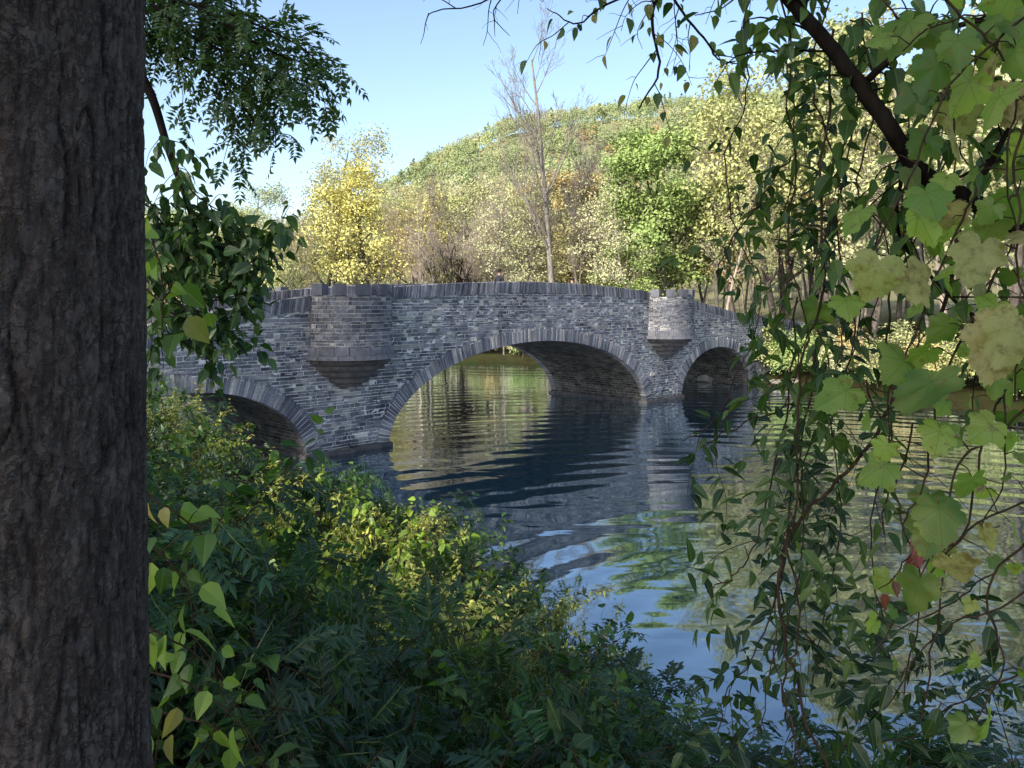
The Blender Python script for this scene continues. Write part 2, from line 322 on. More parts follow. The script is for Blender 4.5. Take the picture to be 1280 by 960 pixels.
def open_(x,z,m):
    for c,a,r in ARCH:
        if ((x-c)/(a+m))**2+(max(z,0)/(r+m))**2<1: return True
    return False
def stvar(): return float(np.clip(rs.beta(1.7,2.3)+(.3 if rs.rand()<.08 else 0),0,1))
for side in (0,1):
    z=-.3
    while z<5.6:
        h=rs.uniform(.075,.16)*(1 if side==0 else 1.7); x=-HL+rs.uniform(0,.3)
        while x<HL:
            l=(rs.uniform(.11,.34) if rs.rand()<.85 else rs.uniform(.3,.55))*(1 if side==0 else 2.); x1=min(x+l,HL)
            while x1-x>.18 and (open_(x,z,.36) != open_(x1,z,.36)): x1-=.06
            t=min(float(ztop(x)),float(ztop(x1)))-CH
            zz=min(z+h-.026,t-.01)
            if zz-z>.03 and not (open_(x,z,.36) or open_(x1,z,.36)):
                d=rs.uniform(.004,.034)
                if side==0:
                    if h>.12 and x1-x<.3 and rs.rand()<.3:
                        zm=z+(zz-z)*rs.uniform(.4,.6); box(wall,x,x1-.025,-d,.05,z,zm-.011,stvar(),2,.01); box(wall,x,x1-.025,-rs.uniform(.004,.034),.05,zm+.011,zz,stvar(),2,.01)
                    else: box(wall,x,x1-.025,-d,.05,z,zz,stvar(),2,.014)
                else: box(wall,x,x1-.02,W-.05,W+d,z,zz,stvar(),2)
            x=x1
        z+=h
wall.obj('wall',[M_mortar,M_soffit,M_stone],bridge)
for c,a,r in ARCH:
    for side in (0,1):
        ring=MB(); ph=0.0
        def pt(p,off):
            nx_,nz_=math.cos(p)/a,math.sin(p)/r; L=math.hypot(nx_,nz_); return (c+a*math.cos(p)+off*nx_/L, r*math.sin(p)+off*nz_/L)
        while ph<math.pi:
            sp_=math.hypot(a*math.sin(ph),r*math.cos(ph)); w=rs.uniform(.085,.15); dph=w/sp_
            p2=min(ph+dph,math.pi); g=.026/sp_
            th=rs.uniform(.44,.6); y0,y1=(-rs.uniform(.035,.06),.3) if side==0 else (W-.3,W+.07)
            A_=pt(ph+g,-.015);B_=pt(p2,-.015);C_=pt(p2,th);D_=pt(ph+g,th)
            V=[(q[0],y,q[1]) for y in (y0,y1) for q in (A_,B_,C_,D_)]
            ring.add(V,[np.array([[0,1,2,3],[7,6,5,4],[0,4,5,1],[1,5,6,2],[2,6,7,3],[3,7,4,0]])],min(1,stvar()*.85+.14),0,None,0)
            ph=p2
        ph=np.linspace(0,math.pi,60); P1=np.array([pt(p,0.) for p in ph]); P2=np.array([pt(p,.48) for p in ph]); yb=-.028 if side==0 else W+.04; kk=np.arange(59)
        ring.add(np.vstack([np.column_stack([P1[:,0],np.full(60,yb),P1[:,1]]),np.column_stack([P2[:,0],np.full(60,yb),P2[:,1]])]),[np.stack([kk,kk+1,kk+61,kk+60],1)],.5,0,None,1)
        ring.obj('arch_ring',[M_stone,M_mortar],bridge)
for side,xa,xb in ((0,-HL,-XT-1.38),(0,-XT+1.38,XT-1.38),(0,XT+1.38,HL),(1,-HL,HL)):
    cop=MB(); x=xa
    while x<xb:
        w=rs.uniform(.065,.13); x1=x+w
        zt=float(ztop(x+w/2)); lean=(.1 if side==0 else .04)*rs.uniform(.5,1)*(-1 if x>0 else 1); y0,y1=((-.05-rs.uniform(0,.02),.5) if side==0 else (W-.5,W+.08))
        z0=zt-CH; z1=zt+rs.uniform(-.018,.014)
        V=np.array([[x,y0,z0],[x1-.022,y0,z0],[x1-.022,y1,z0],[x,y1,z0],[x+lean,y0,z1],[x1-.022+lean,y0,z1],[x1-.022+lean,y1,z1],[x+lean,y1,z1]])
        cop.add(V,[np.array([[0,1,5,4],[1,2,6,5],[2,3,7,6],[3,0,4,7],[4,5,6,7],[3,2,1,0]])],stvar()*.8)
        x=x1
    X=np.linspace(xa,xb,30); yb=-.038 if side==0 else W+.05; kk=np.arange(29)
    cop.add(np.vstack([np.column_stack([X,np.full(30,yb),ztop(X)-CH]),np.column_stack([X,np.full(30,yb),ztop(X)-.05])]),[np.stack([kk,kk+1,kk+31,kk+30],1)],.5,0,None,1)
    cop.obj('parapet_coping',[M_stone,M_mortar],bridge)
for c in (-9.75,9.75):
    pl=MB()
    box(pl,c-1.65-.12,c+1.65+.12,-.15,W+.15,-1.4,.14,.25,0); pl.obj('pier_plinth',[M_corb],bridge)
def arcblk(mb,R0,R1,a0,a1,z0,z1,var,mi=0,m=2):
    A=np.linspace(a0,a1,m+1); V=[]
    for z in (z0,z1):
        for R in (R0,R1):
            for t in A: V.append((R*math.cos(t),R*math.sin(t),z))
    k=m+1; F=[]
    for i in range(m): F+= [[k+i,k+i+1,3*k+i+1,3*k+i],[2*k+i,3*k+i,3*k+i+1,2*k+i+1],[i+1,k+i+1,k+i,i],[i,2*k+i,2*k+i+1,i+1]]
    F+=[[0,k,3*k,2*k],[m,2*k+m,3*k+m,k+m]]
    mb.add(V,[np.array(F)],var,0,None,mi)
R=1.5
for sx in (-1,1):
    for side in (0,1):
        t=MB(); zt=float(ztop(XT))
        ce=zt-.12
        A=np.linspace(math.pi-.15,2*math.pi+.15,25); n=25; k=np.arange(n-1)
        V=[((R-.03)*math.cos(a),(R-.03)*math.sin(a),z) for z in (3.6,ce-.02) for a in A]+[(0,.3,ce-.02)]
        t.add(V,[np.stack([k,k+1,k+1+n,k+n],1),np.stack([k+n,k+1+n,np.full(n-1,2*n)],1)],.4,0,None,1)
        z=3.62
        while z<ce-.05:
            h=min(rs.uniform(.075,.15),ce-z); a=math.pi-.1
            while a<2*math.pi+.1:
                da=rs.uniform(.08,.22); a1=min(a+da,2*math.pi+.1)
                if a1-a>.05: arcblk(t,R-.12,R+rs.uniform(-.015,.02),a,a1-.016,z,z+h-.024,stvar()*.85,0)
                a=a1
            z+=h
        tur=t.obj('turret',[M_stone,M_mortar],bridge); tur.location=(sx*XT,0 if side==0 else W,0); tur.rotation_euler=(0,0,0 if side==0 else math.pi)
        bd=MB(); a=math.pi-.1
        while a<2*math.pi+.1:
            a1=min(a+rs.uniform(.3,.5),2*math.pi+.1); arcblk(bd,R-.3,R+.06,a,a1-.012,3.39,3.64,.5,0,4); arcblk(bd,R-.3,R+.17,a+.1,a1+.09,3.24,3.385,.5,0,4); a=a1
        bd.obj('string_course',[M_dress],tur)
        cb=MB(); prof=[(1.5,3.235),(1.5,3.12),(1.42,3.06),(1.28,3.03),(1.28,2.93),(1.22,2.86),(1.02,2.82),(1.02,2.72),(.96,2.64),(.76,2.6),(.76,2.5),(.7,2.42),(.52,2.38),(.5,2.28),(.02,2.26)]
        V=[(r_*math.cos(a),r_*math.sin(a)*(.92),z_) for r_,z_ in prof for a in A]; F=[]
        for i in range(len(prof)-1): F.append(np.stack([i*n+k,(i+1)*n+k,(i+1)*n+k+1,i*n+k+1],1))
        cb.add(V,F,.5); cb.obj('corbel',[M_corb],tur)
        nm=6; seg=math.pi/nm
        for q in range(nm):
            mm=MB(); arcblk(mm,R-.33,R+.05,math.pi+q*seg+.12,math.pi+(q+1)*seg-.12,ce-.02,ce+.36,.1+.2*rs.rand(),0,3); mm.obj('merlon',[M_stone],tur)
M_rock=dressed('pale_rock',(.22,.2,.16),(.42,.38,.32))
rk=np.random.RandomState(9)
import bmesh
for i_,(x,y,s_) in enumerate([(13.2,51.6,1.1),(14.6,50.8,.9),(12.1,53.,.8),(15.8,49.6,.7),(11.2,55.5,.6),(16.6,48.2,.8),(10.4,57.5,.5)]):
    bm=bmesh.new(); bmesh.ops.create_icosphere(bm,subdivisions=3,radius=1); off=Vector(rk.uniform(0,50,3))
    for v in bm.verts:
        v.co*=1+.35*noise.noise(v.co*1.1+off)+.12*noise.noise(v.co*3+off); v.co.z*=.55
    me=bpy.data.meshes.new('rock'); bm.to_mesh(me); bm.free(); me.materials.append(M_rock)
    o=bpy.data.objects.new('rock',me); COL.objects.link(o); o.location=(x,y,.1); o.scale=(s_*1.4,s_,s_); o.rotation_euler=(0,0,rk.uniform(0,6)); o['label']='pale weathered rock at the edge of the river'; o['category']='rock'; o['group']='rocks along the river edge'
# ------------------------------------------------------------ people on the deck
def pmat(n,c):
    m,nt,o=newmat(n); tc=N(nt,'TexCoord'); f=noi(nt,tc.outputs['Object'],30.,3); princ(nt,o,mix(nt,f,tuple(x*.8 for x in c),tuple(min(1,x*1.2) for x in c)),.8,f,.2,.01,.2); return m
M_skin=pmat('skin',(.5,.3,.22)); M_jk=pmat('dark_jacket',(.03,.03,.04)); M_jk2=pmat('brown_jacket',(.09,.05,.035)); M_tr=pmat('trousers',(.05,.06,.1)); M_hair=pmat('hair',(.03,.02,.015))
def person(s,off,Hh,jk,label,face):
    x=BR[0]+s*math.cos(TH)-off*math.sin(TH); y=BR[1]+s*math.sin(TH)+off*math.cos(TH); z=float(ztop(s))-1.3
    V=[(0,0,.95),(0,0,1.15),(0,0,1.38),(0,0,1.5),(0,.02,1.6),(0,.01,1.68)]; Rr=[.14,.13,.15,.055,.085,.07]; E=[(0,1),(1,2),(2,3),(3,4),(4,5)]
    def ch(p,pts,rr):
        for q,r_ in zip(pts,rr): V.append(q);Rr.append(r_);E.append((p,len(V)-1)); p=len(V)-1
        return p
    for sg in (-1,1):
        st=.14*sg
        ch(0,[(.1*sg,0,.88),(.1*sg,.5*st,.48),(.1*sg,-.4*st+.0,.09),(.1*sg,-.4*st+.16,.04)],[.09,.06,.045,.035])
        w=ch(2,[(.19*sg,0,1.4),(.24*sg,-.03,1.12),(.25*sg,.08,.9),(.25*sg,.1,.84)],[.06,.045,.032,.03])
        for f in range(5):
            fx=(f-2)*.018; l=[.055,.075,.08,.072,.055][f]
            if f==0: ch(w,[(.25*sg-.04*sg,.12,.82),(.25*sg-.045*sg,.14,.79)],[.01,.008])
            else: ch(w,[(.25*sg,.1+fx,.80),(.25*sg-.005*sg,.11+fx,.80-l*.6),(.25*sg-.012*sg,.12+fx,.80-l)],[.01,.009,.008])
    me=bpy.data.meshes.new('person'); me.from_pydata([(a*Hh/1.75,b*Hh/1.75,c*Hh/1.75) for a,b,c in V],E,[]); o=bpy.data.objects.new('person',me); COL.objects.link(o)
    sk=o.modifiers.new('skin','SKIN')
    if not me.skin_vertices:
        bpy.context.view_layer.objects.active=o; bpy.ops.mesh.customdata_skin_add()
    for i_,r_ in enumerate(Rr): me.skin_vertices[0].data[i_].radius=(r_,r_*.8)
    me.skin_vertices[0].data[0].use_root=True
    sb=o.modifiers.new('sub','SUBSURF'); sb.levels=2; sb.render_levels=2
    bpy.context.view_layer.update(); dg=bpy.context.evaluated_depsgraph_get(); m2=bpy.data.meshes.new_from_object(o.evaluated_get(dg)); o.modifiers.clear(); o.data=m2; m2.materials.clear()
    for m in (M_skin,jk,M_tr): m2.materials.append(m)
    for p in m2.polygons:
        c=p.center*(1.75/Hh); p.material_index=0 if (c.z>1.5 or (abs(c.x)>.2 and c.z<.88)) else (2 if c.z<.93 else 1); p.use_smooth=True
    o.location=(x,y,z); o.rotation_euler=(0,0,face); o['label']=label; o['category']='person'; o['group']='people walking across the bridge'
    hb=MB(); k=Hh/1.75
    U=np.linspace(0,2*math.pi,13)[:-1]; Vv=[]; rings=6
    for i_ in range(rings):
        a=i_/(rings-1)*1.75
        for u in U: Vv.append((.1*math.sin(a)*math.cos(u)*k,(-.015+.115*math.sin(a)*math.sin(u)-.02*(a>1.2))*k,(1.65+.11*math.cos(a))*k))
    ii=np.arange(rings-1)[:,None]*12; jj=np.arange(12)[None]; F=np.stack([ii+jj,ii+(jj+1)%12,ii+12+(jj+1)%12,ii+12+jj],-1).reshape(-1,4)
    hb.add(Vv,[F]); hb.obj('hair',[M_hair],o,smooth=True)
person(-1.2,1.2,1.88,M_jk,'walker in dark jacket crossing the stone bridge',TH-math.pi/2)
person(4.1,1.5,1.66,M_jk2,'walker in brown jacket behind the bridge parapet',TH+math.pi/2)
# ------------------------------------------------------------ trees
def branching(rs,base,d0,L0,r0,levels,counts,ratio,spread,wob,up,tmin):
    segs=[];tips=[]
    def rec(p,d,L,r,lev):
        n=[7,5,4,3,3][lev]; pts=[p]; d=nrm(d)
        for i in range(n):
            d=nrm(d+rs.normal(0,wob,3)+np.array([0,0,up*(1 if lev else .1)])); pts.append(pts[-1]+d*L/n)
        pts=np.array(pts); end=.25 if lev else .2; rad=r*np.linspace(1,end,n+1); segs.append((pts,rad,lev))
        if lev<levels:
            for _ in range(counts[lev]):
                t=rs.uniform(tmin[lev],1)**(.9); f=t*n; i=min(int(f),n-1); q=pts[i]+(pts[i+1]-pts[i])*(f-i); dd=nrm(pts[i+1]-pts[i])
                pr=nrm(np.cross(dd,rs.normal(0,1,3))); rec(q,dd*(1-spread)+pr*spread,L*ratio[lev]*(1.15-.65*t)*rs.uniform(.7,1.15),np.interp(f,np.arange(n+1),rad)*.55,lev+1)
        else: tips.append(pts)
    rec(np.array(base,float),np.array(d0,float),L0,r0,0); return segs,tips
TT={}
def tree_type(key,seed,H,nleaf,lsize,levels=3,counts=(14,5,4),ratio=(.42,.5,.5),spread=.62,sd=.4,trunkmat=M_bark,crownbase=.3,r0=None,sides=(7,4,3,3),up=.08,wob=.1,T=T_D):
    rs=np.random.RandomState(seed); segs,tips=branching(rs,(0,0,-.3),(0,0,1),H*.92,r0 or H*.014,levels,counts,ratio,spread,wob,up,(crownbase,.25,.2))
    tm=MB()
    for p,r,l in segs:
        if nleaf>1000 and l==3 and rs.rand()<.6: continue
        V,F=tube(p,np.maximum(r,.012),sides[l]); tm.add(V,F)
    t=tm.mesh('trunk',[trunkmat],True); c=None
    if nleaf:
        cm=MB(); P=np.concatenate([x[1:] for x in tips]); idx=rs.randint(0,len(P),nleaf); cl=rs.rand(len(P))
        Pp=P[idx]+rs.normal(0,sd,(nleaf,3))*np.array([1,1,.7]); keep=Pp[:,2]>H*.12
        var=np.clip(.5*cl[idx]+.5*rs.rand(nleaf),0,1)
        Nn=rs.normal(0,.4,(nleaf,3))+np.array([0,-.0,.6])+nrm(Pp-np.array([0,0,H*.5]))*1.
        D=rs.normal(0,1,(nleaf,3))-np.array([0,0,.4])
        add_leaves(cm,T,Pp[keep],D[keep],Nn[keep],lsize*rs.uniform(.6,1.3,keep.sum()),var[keep]); c=cm.mesh('crown',[M_leaf])
    TT[key]=(t,c,H)
tree_type('broadA',11,15,11000,.24,counts=(18,6,4),sd=.5,ratio=(.36,.5,.5),crownbase=.18)
tree_type('broadB',12,15,11000,.24,counts=(20,6,4),sd=.5,ratio=(.36,.5,.5),crownbase=.18,up=.1)
tree_type('broadC',13,15,6500,.21,counts=(20,6,3),sd=.5,ratio=(.4,.5,.5),crownbase=.18)
tree_type('slim',14,15,5000,.2,counts=(20,5,3),sd=.4,ratio=(.26,.5,.5),crownbase=.25,up=.2)
tree_type('sparse',15,15,2400,.18,counts=(20,6,4),sd=.35,ratio=(.34,.5,.5),crownbase=.25,up=.15,trunkmat=M_tan,r0=.13)
tree_type('bareA',16,15,0,0,counts=(22,7,5),ratio=(.34,.5,.5),crownbase=.25,up=.16,trunkmat=M_tan,spread=.5,r0=.12)
tree_type('bareB',17,15,0,0,counts=(24,7,5),ratio=(.28,.5,.5),crownbase=.35,up=.2,trunkmat=M_pale,spread=.5,r0=.12)
tree_type('barewhite',18,25,0,.25,counts=(20,8,6),ratio=(.38,.5,.5),crownbase=.28,up=.14,trunkmat=M_pale,spread=.48,r0=.36,wob=.03)
tree_type('bush',19,4,3000,.17,counts=(16,6,4),ratio=(.6,.5,.5),crownbase=.03,sd=.28,spread=.75,r0=.05)
tree_type('barebush',20,4.5,0,0,counts=(26,8,5),ratio=(.75,.5,.4),crownbase=.02,spread=.45,up=.25,trunkmat=M_darkbark,r0=.06)
def place(key,x,y,h,color,label,wid=1.,name='tree',rot=None,z=None,group='trees on the wooded river bank',cat='tree'):
    t,c,H=TT[key]; s=h/H; e=empty(name,(x,y,(hz(x,y) if z is None else z)),label,cat,rot=random.uniform(0,6.28) if rot is None else rot,group=group,scale=(s*wid,s*wid,s))
    o=bpy.data.objects.new('trunk',t); COL.objects.link(o); o.parent=e
    if c:
        o=bpy.data.objects.new('crown',c); COL.objects.link(o); o.parent=e; o.color=(*color,1)
    return e
random.seed(5)
YEL=(.68,.63,.22); GRN=(.3,.4,.13); YG=(.5,.51,.21); OLV=(.38,.4,.18); GOLD=(.56,.45,.2); DKG=(.07,.125,.04); PALE=(.55,.55,.3)  # far-bank leaf tones lightened to stand in for haze
P=place
P('broadC',-12.7,75,17.5,YEL,'bright yellow autumn tree behind the stone bridge',1.15,rot=1.)
P('slim',-12.6,75.5,15.5,YEL,'yellow narrow tree behind the stone bridge',1.3)
P('broadC',-10.6,76,13.5,(.64,.61,.24),'yellow thin-leaved tree behind the stone bridge',1.2)
P('broadA',12.8,68,17.5,GRN,'rounded leafy green tree on the far bank',1.05,rot=.5)
P('broadB',13.2,70,18.5,(.33,.42,.14),'leafy green tree on the far bank',1.15)
P('broadB',9.6,66,9.,(.33,.42,.14),'low leafy green tree above the bridge parapet',1.4)
P('broadA',17.5,68,14,(.36,.39,.15),'olive green leafy tree on the bank',1.1)
P('barewhite',3.6,66.8,27.,YG,'tall bare tree with slender spreading limbs',.85,rot=2.2)
P('bareB',5.8,68,19.,YG,'slender pale bare tree beside the taller one',.9,rot=3.)
P('barewhite',1.2,76,17,YG,'thin pale bare tree on the hillside',.9,rot=5.)
P('broadC',-19,82,21,PALE,'pale green thin-leaved tree on the bank',.9)
P('broadC',-26,80,15,(.44,.47,.22),'soft green tree on the bank')
P('broadC',-22,72,12,YG,'yellow green tree near the water')
P('broadB',-31,76,12,(.38,.42,.18),'soft green rounded tree on the bank')
P('broadA',-36,70,11,(.42,.45,.2),'soft green rounded tree on the bank')
for i,(u,Y,h,k,w) in enumerate([(-.115,76,15,'bareA',.8),(-.085,72,17,'bareB',.8),(-.1,82,17,'bareB',.7),(-.06,74,15,'bareA',.9),(-.03,72,14,'bareA',1.),(-.01,78,17,'bareA',.9),(.02,74,13,'bareA',1.),(.10,74,18,'bareB',.8),(.085,71,14,'bareA',1.),(.125,80,20,'bareA',.8),(-.24,78,14,'bareA',1.),(-.29,74,12,'bareA',1.),(-.33,70,12,'bareB',1.),(.26,74,21,'bareB',.7),(.28,70,19,'bareA',.8),(.235,78,22,'bareA',.8),(-.045,70,12,'bareA',1.2),(.0,70,11,'bareA',1.2),(-.135,70,11,'bareA',1.1),(.12,70,12,'bareA',1.),(.045,72,14,'bareA',1.1),(-.075,69,13,'bareA',1.),(-.02,69,15,'sparse',1.),(.06,76,17,'sparse',1.),(-.05,80,18,'sparse',1.),(-.07,70,13,'sparse',1.1),(.02,70,13,'sparse',1.1),(-.01,68,15,'bareB',.8),(.03,69,16,'bareB',.8),(.08,68,16,'bareB',.8),(-.1,68,13,'bareB',.9)]):
    P(k,u*Y,Y,h*.95,PALE,'bare tan twiggy tree on the far bank' if k=='bareA' else ('thin pale yellow tree on the far bank' if k=='sparse' else 'bare pale-barked tree on the far bank'),w)
P('barebush',-5.6,67,7.5,YG,'dark bare multi-stemmed shrub by the water',.8,name='bare_shrub',cat='shrub')
P('barebush',-4.2,67.5,6,YG,'dark bare multi-stemmed shrub by the water',.8,name='bare_shrub',cat='shrub')
pal=[(YG,'yellow green'),(OLV,'olive green'),(GOLD,'golden'),(GRN,'green'),(PALE,'pale green')]
rr=np.random.RandomState(8); cnt=0
placed=[(-14.2,75),(12.8,70),(3.2,67)]
for _ in range(6000):
    if cnt>=120: break
    x=rr.uniform(-66,75); y=rr.uniform(30,112)
    if abs(x/y)>.7: continue
    df=float(pd(np.array([x]),np.array([y]),FAR)[0]); dn=float(pd(np.array([x]),np.array([y]),NEAR)[0])
    if df>dn or bool(inside(np.array([x]),np.array([y]))[0]) or df<2.5 or df>48: continue
    if x<20 and y<60: continue
    if any(math.hypot(x-a,y-b)<4.0 for a,b in placed): continue
    placed.append((x,y)); cnt+=1
    u=x/y; right=u>.3
    k=rr.choice(['broadA','broadB','broadC','slim','sparse','bareA','bareB'],p=[.04,.04,.25,.13,.24,.18,.12])
    h=rr.uniform(11,16)+(y-80)*.04 if not right else rr.uniform(15,24)
    if u<-.2: h=rr.uniform(9,13)
    if right: k=rr.choice(['broadA','broadB','broadC','slim','sparse','bareB'],p=[.15,.1,.25,.2,.18,.12])
    c,nm=pal[rr.choice(5,p=[.33,.2,.12,.11,.24])]
    P(k,x,y,h,c,nm+' leafy tree on the wooded river bank' if k[:4]!='bare' else 'bare twiggy tree on the wooded river bank',rr.uniform(.9,1.25))
for i in range(60):
    t=rr.uniform(.12,.86); f=t*(len(FAR)-1); j=int(f); p=FAR[j]+(FAR[j+1]-FAR[j])*(f-j)
    x,y=p
    if y<22 or abs(x)>60: continue
    y+=rr.uniform(.6,3.) if x<10 else .5; x+= rr.uniform(1,3) if x>=10 else 0
    c,nm=pal[rr.choice(5,p=[.3,.25,.1,.15,.2])]
    P('bush',x,y,rr.uniform(1.6,3.2),c,nm+' shrub at the edge of the river',rr.uniform(.9,1.4),name='shrub',group='shrubs along the river edge',cat='shrub')
def hill_wood():
    rs=np.random.RandomState(21); m=MB(); n=2900
    Yv=np.sqrt(rs.uniform(110**2,380**2,n)); U=rs.uniform(-.75,.75,n); X=U*Yv
    df=pd(X,Yv,FAR); ok=df>44; X,Yv=X[ok],Yv[ok]; Z=Hgt(X,Yv); n=len(X)
    cols=np.array([(.31,.37,.18),(.41,.44,.21),(.48,.45,.24),(.43,.4,.3),(.23,.28,.14),(.48,.34,.17)]); rcols=cols*np.array([[.8,.82,.78]])  # crown tones paled so the colour carries the distance haze
    out=[];C=[]
    for i in range(n):
        far=Yv[i]>200; ridge=Z[i]>40
        pr=[.32,.28,.1,.25,.02,.03] if not ridge else [.58,.18,.04,.08,.07,.05]
        c=rs.choice(6,p=pr); h=rs.uniform(8,10) if far else rs.uniform(10,15); r=rs.uniform(2.8,4.6)*(1 if c!=4 else .75); k=150 if far else 230
        if c==3: k=int(k*.5)
        nc=9; cc=nrm(rs.normal(0,1,(nc,3)))*np.array([r,r,h*.36])*rs.uniform(.3,.85,(nc,1)); ci=rs.randint(0,nc,k)
        Pp=cc[ci]+rs.normal(0,.8,(k,3))+np.array([X[i],Yv[i],Z[i]+h*.5])
        if c==4:
            tz=rs.uniform(0,1,k); an=rs.uniform(0,6.28,k); rad=(1-tz)*r*rs.uniform(.5,1,k); Pp=np.column_stack([X[i]+rad*np.cos(an),Yv[i]+rad*np.sin(an),Z[i]+1.+tz*h*.9])
        s=(.75 if far else .58)*rs.uniform(.6,1.3,k)
        if c==3: s*=.7
        out.append((Pp,s,np.clip(rs.uniform(.2,.5)+rs.uniform(0,.5,k),0,1)))
        b=rs.uniform(.92,1.1); C.append(np.tile((rcols if ridge else cols)[c]*b,(k*4,1)))
    Pp=np.concatenate([o[0] for o in out]); s=np.concatenate([o[1] for o in out]); v=np.concatenate([o[2] for o in out]); K=len(Pp)
    add_leaves(m,T_D,Pp,rs.normal(0,1,(K,3)),rs.normal(0,.3,(K,3))+np.array([-.45,-.6,.6]),s,v)
    nl=m.n
    for i in range(n):
        if Yv[i]<200 and rs.rand()<.8:
            h=rs.uniform(10,15); p=np.array([X[i],Yv[i],Z[i]]); V,F=tube([p,p+[rs.normal(0,.4),0,h*.5],p+[rs.normal(0,.8),0,h]],[.12,.09,.03],3); m.add(V,F,.5,0,None,1)
    o=m.obj('hillside_forest',[M_wood,M_tan])
    at=o.data.attributes.new('col','FLOAT_COLOR','POINT'); cc=np.ones((m.n,4)); cc[:nl,:3]=np.concatenate(C); cc[nl:,:3]=(.4,.35,.28); at.data.foreach_set('color',cc.astype(np.float32).ravel())
    o['kind']='stuff'; o['label']='autumn woodland covering the hillside beyond the river'; o['category']='forest'
m,nt,oo=newmat('woodland'); ca=N(nt,'Attribute',attribute_name='col'); va=N(nt,'Attribute',attribute_name='var')
cc_=mix(nt,1.,ca.outputs['Color'],math_(nt,'MULTIPLY_ADD',va.outputs['Fac'],.4,.78),'MULTIPLY'); p_=N(nt,'BsdfDiffuse'); nt.links.new(cc_,p_.inputs[0]); nt.links.new(p_.outputs[0],oo.inputs[0]); M_wood=m
hill_wood()
# ------------------------------------------------------------ near bank trees
P('broadA',-15.5,18.6,15,DKG,'leafy dark green tree added out of view beside the bridge to shade the near turret',1.1)  # unseen tree added so its crown shades the near turret
P('broadA',-8.5,-6.5,15,DKG,'leafy dark green tree added behind the viewpoint to shade the large trunk',1.1)  # added behind the camera to keep the large trunk in shade
P('broadC',-3.2,-6.5,13.,DKG,'thin-leaved green tree added behind the viewpoint for dappled shade',1.15)  # added behind the camera to throw dapples on the lower bank
def big_tree():
    cx,cy=-1.02,1.6; gz=hz(cx,cy); e=empty('tree',(cx,cy,gz),'large tree trunk with furrowed grey-brown bark on the bank','tree')
    k=340; zz=np.concatenate([np.linspace(-.4,.3,20),np.linspace(.31,3.6,600),np.linspace(3.65,9,40)]); V=np.zeros((len(zz),k,3)); va=np.zeros((len(zz),k))
    nz=noise.noise
    for a in range(len(zz)):
        z=zz[a]; R0=.27+.05*math.exp(-max(z,0)*1.6)-.004*z+ .009*math.sin(z*2.3)
        for b in range(k):
            t=2*math.pi*b/k; c,s=math.cos(t),math.sin(t)
            w=nz(Vector((c*5,s*5,z*6)))*1.1
            n1=nz(Vector((c*8+w,s*8+w*.5,z*2.2))); n2=nz(Vector((c*16+5+w*1.5,s*16,z*5.6+w*2)))
            n3=nz(Vector((c*24,s*24,z*18))); n4=nz(Vector((c*9,s*9,z*24+w*3)))
            m1=.5+.5*max(-1,min(1,3*nz(Vector((c*3+9,s*3,z*2.5)))))
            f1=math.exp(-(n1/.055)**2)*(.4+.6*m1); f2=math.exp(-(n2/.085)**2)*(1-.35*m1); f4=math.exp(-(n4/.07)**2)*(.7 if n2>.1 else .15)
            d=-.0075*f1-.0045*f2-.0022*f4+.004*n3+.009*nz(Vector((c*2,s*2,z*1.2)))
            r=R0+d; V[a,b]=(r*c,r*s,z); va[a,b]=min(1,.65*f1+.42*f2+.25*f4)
    i=np.arange(len(zz)-1)[:,None]*k; j=np.arange(k)[None]; F=np.stack([i+j,i+(j+1)%k,i+k+(j+1)%k,i+k+j],-1).reshape(-1,4)
    m=MB(); m.add(V,[F],va.ravel())
    rs=np.random.RandomState(4); tips=[]
    for q in range(9):
        an=q*.7+rs.uniform(-.2,.2); z0=rs.uniform(5.6,8.8); sg,tp=branching(rs,(0,0,z0),(math.cos(an),math.sin(an),.75),rs.uniform(3.5,5.5),.09,2,(7,5),(.5,.5),.6,.1,.05,(.3,.2)); tips+=tp
        for p,r,l in sg: V2,F2=tube(p,np.maximum(r,.008),6); m.add(V2,F2)
    m.obj('trunk',[M_big],e,smooth=True)
    Pp=np.concatenate(tips); n=4500; idx=rs.randint(0,len(Pp),n); Pq=Pp[idx]+rs.normal(0,.25,(n,3)); Pq=Pq[Pq[:,2]+gz-EYE>.42*(np.maximum(Pq[:,1]+cy,0))+.6]; n=len(Pq)
    cm=MB(); add_leaves(cm,T_O,Pq,rs.normal(0,1,(n,3))-[0,0,.5],rs.normal(0,.5,(n,3))+[0,0,1],rs.uniform(.08,.15,n),rs.rand(n)); cm.obj('crown',[M_near],e,color=(.08,.14,.035))
big_tree()
def at(u,v,d): return np.array([u*d,d,EYE+v*d])
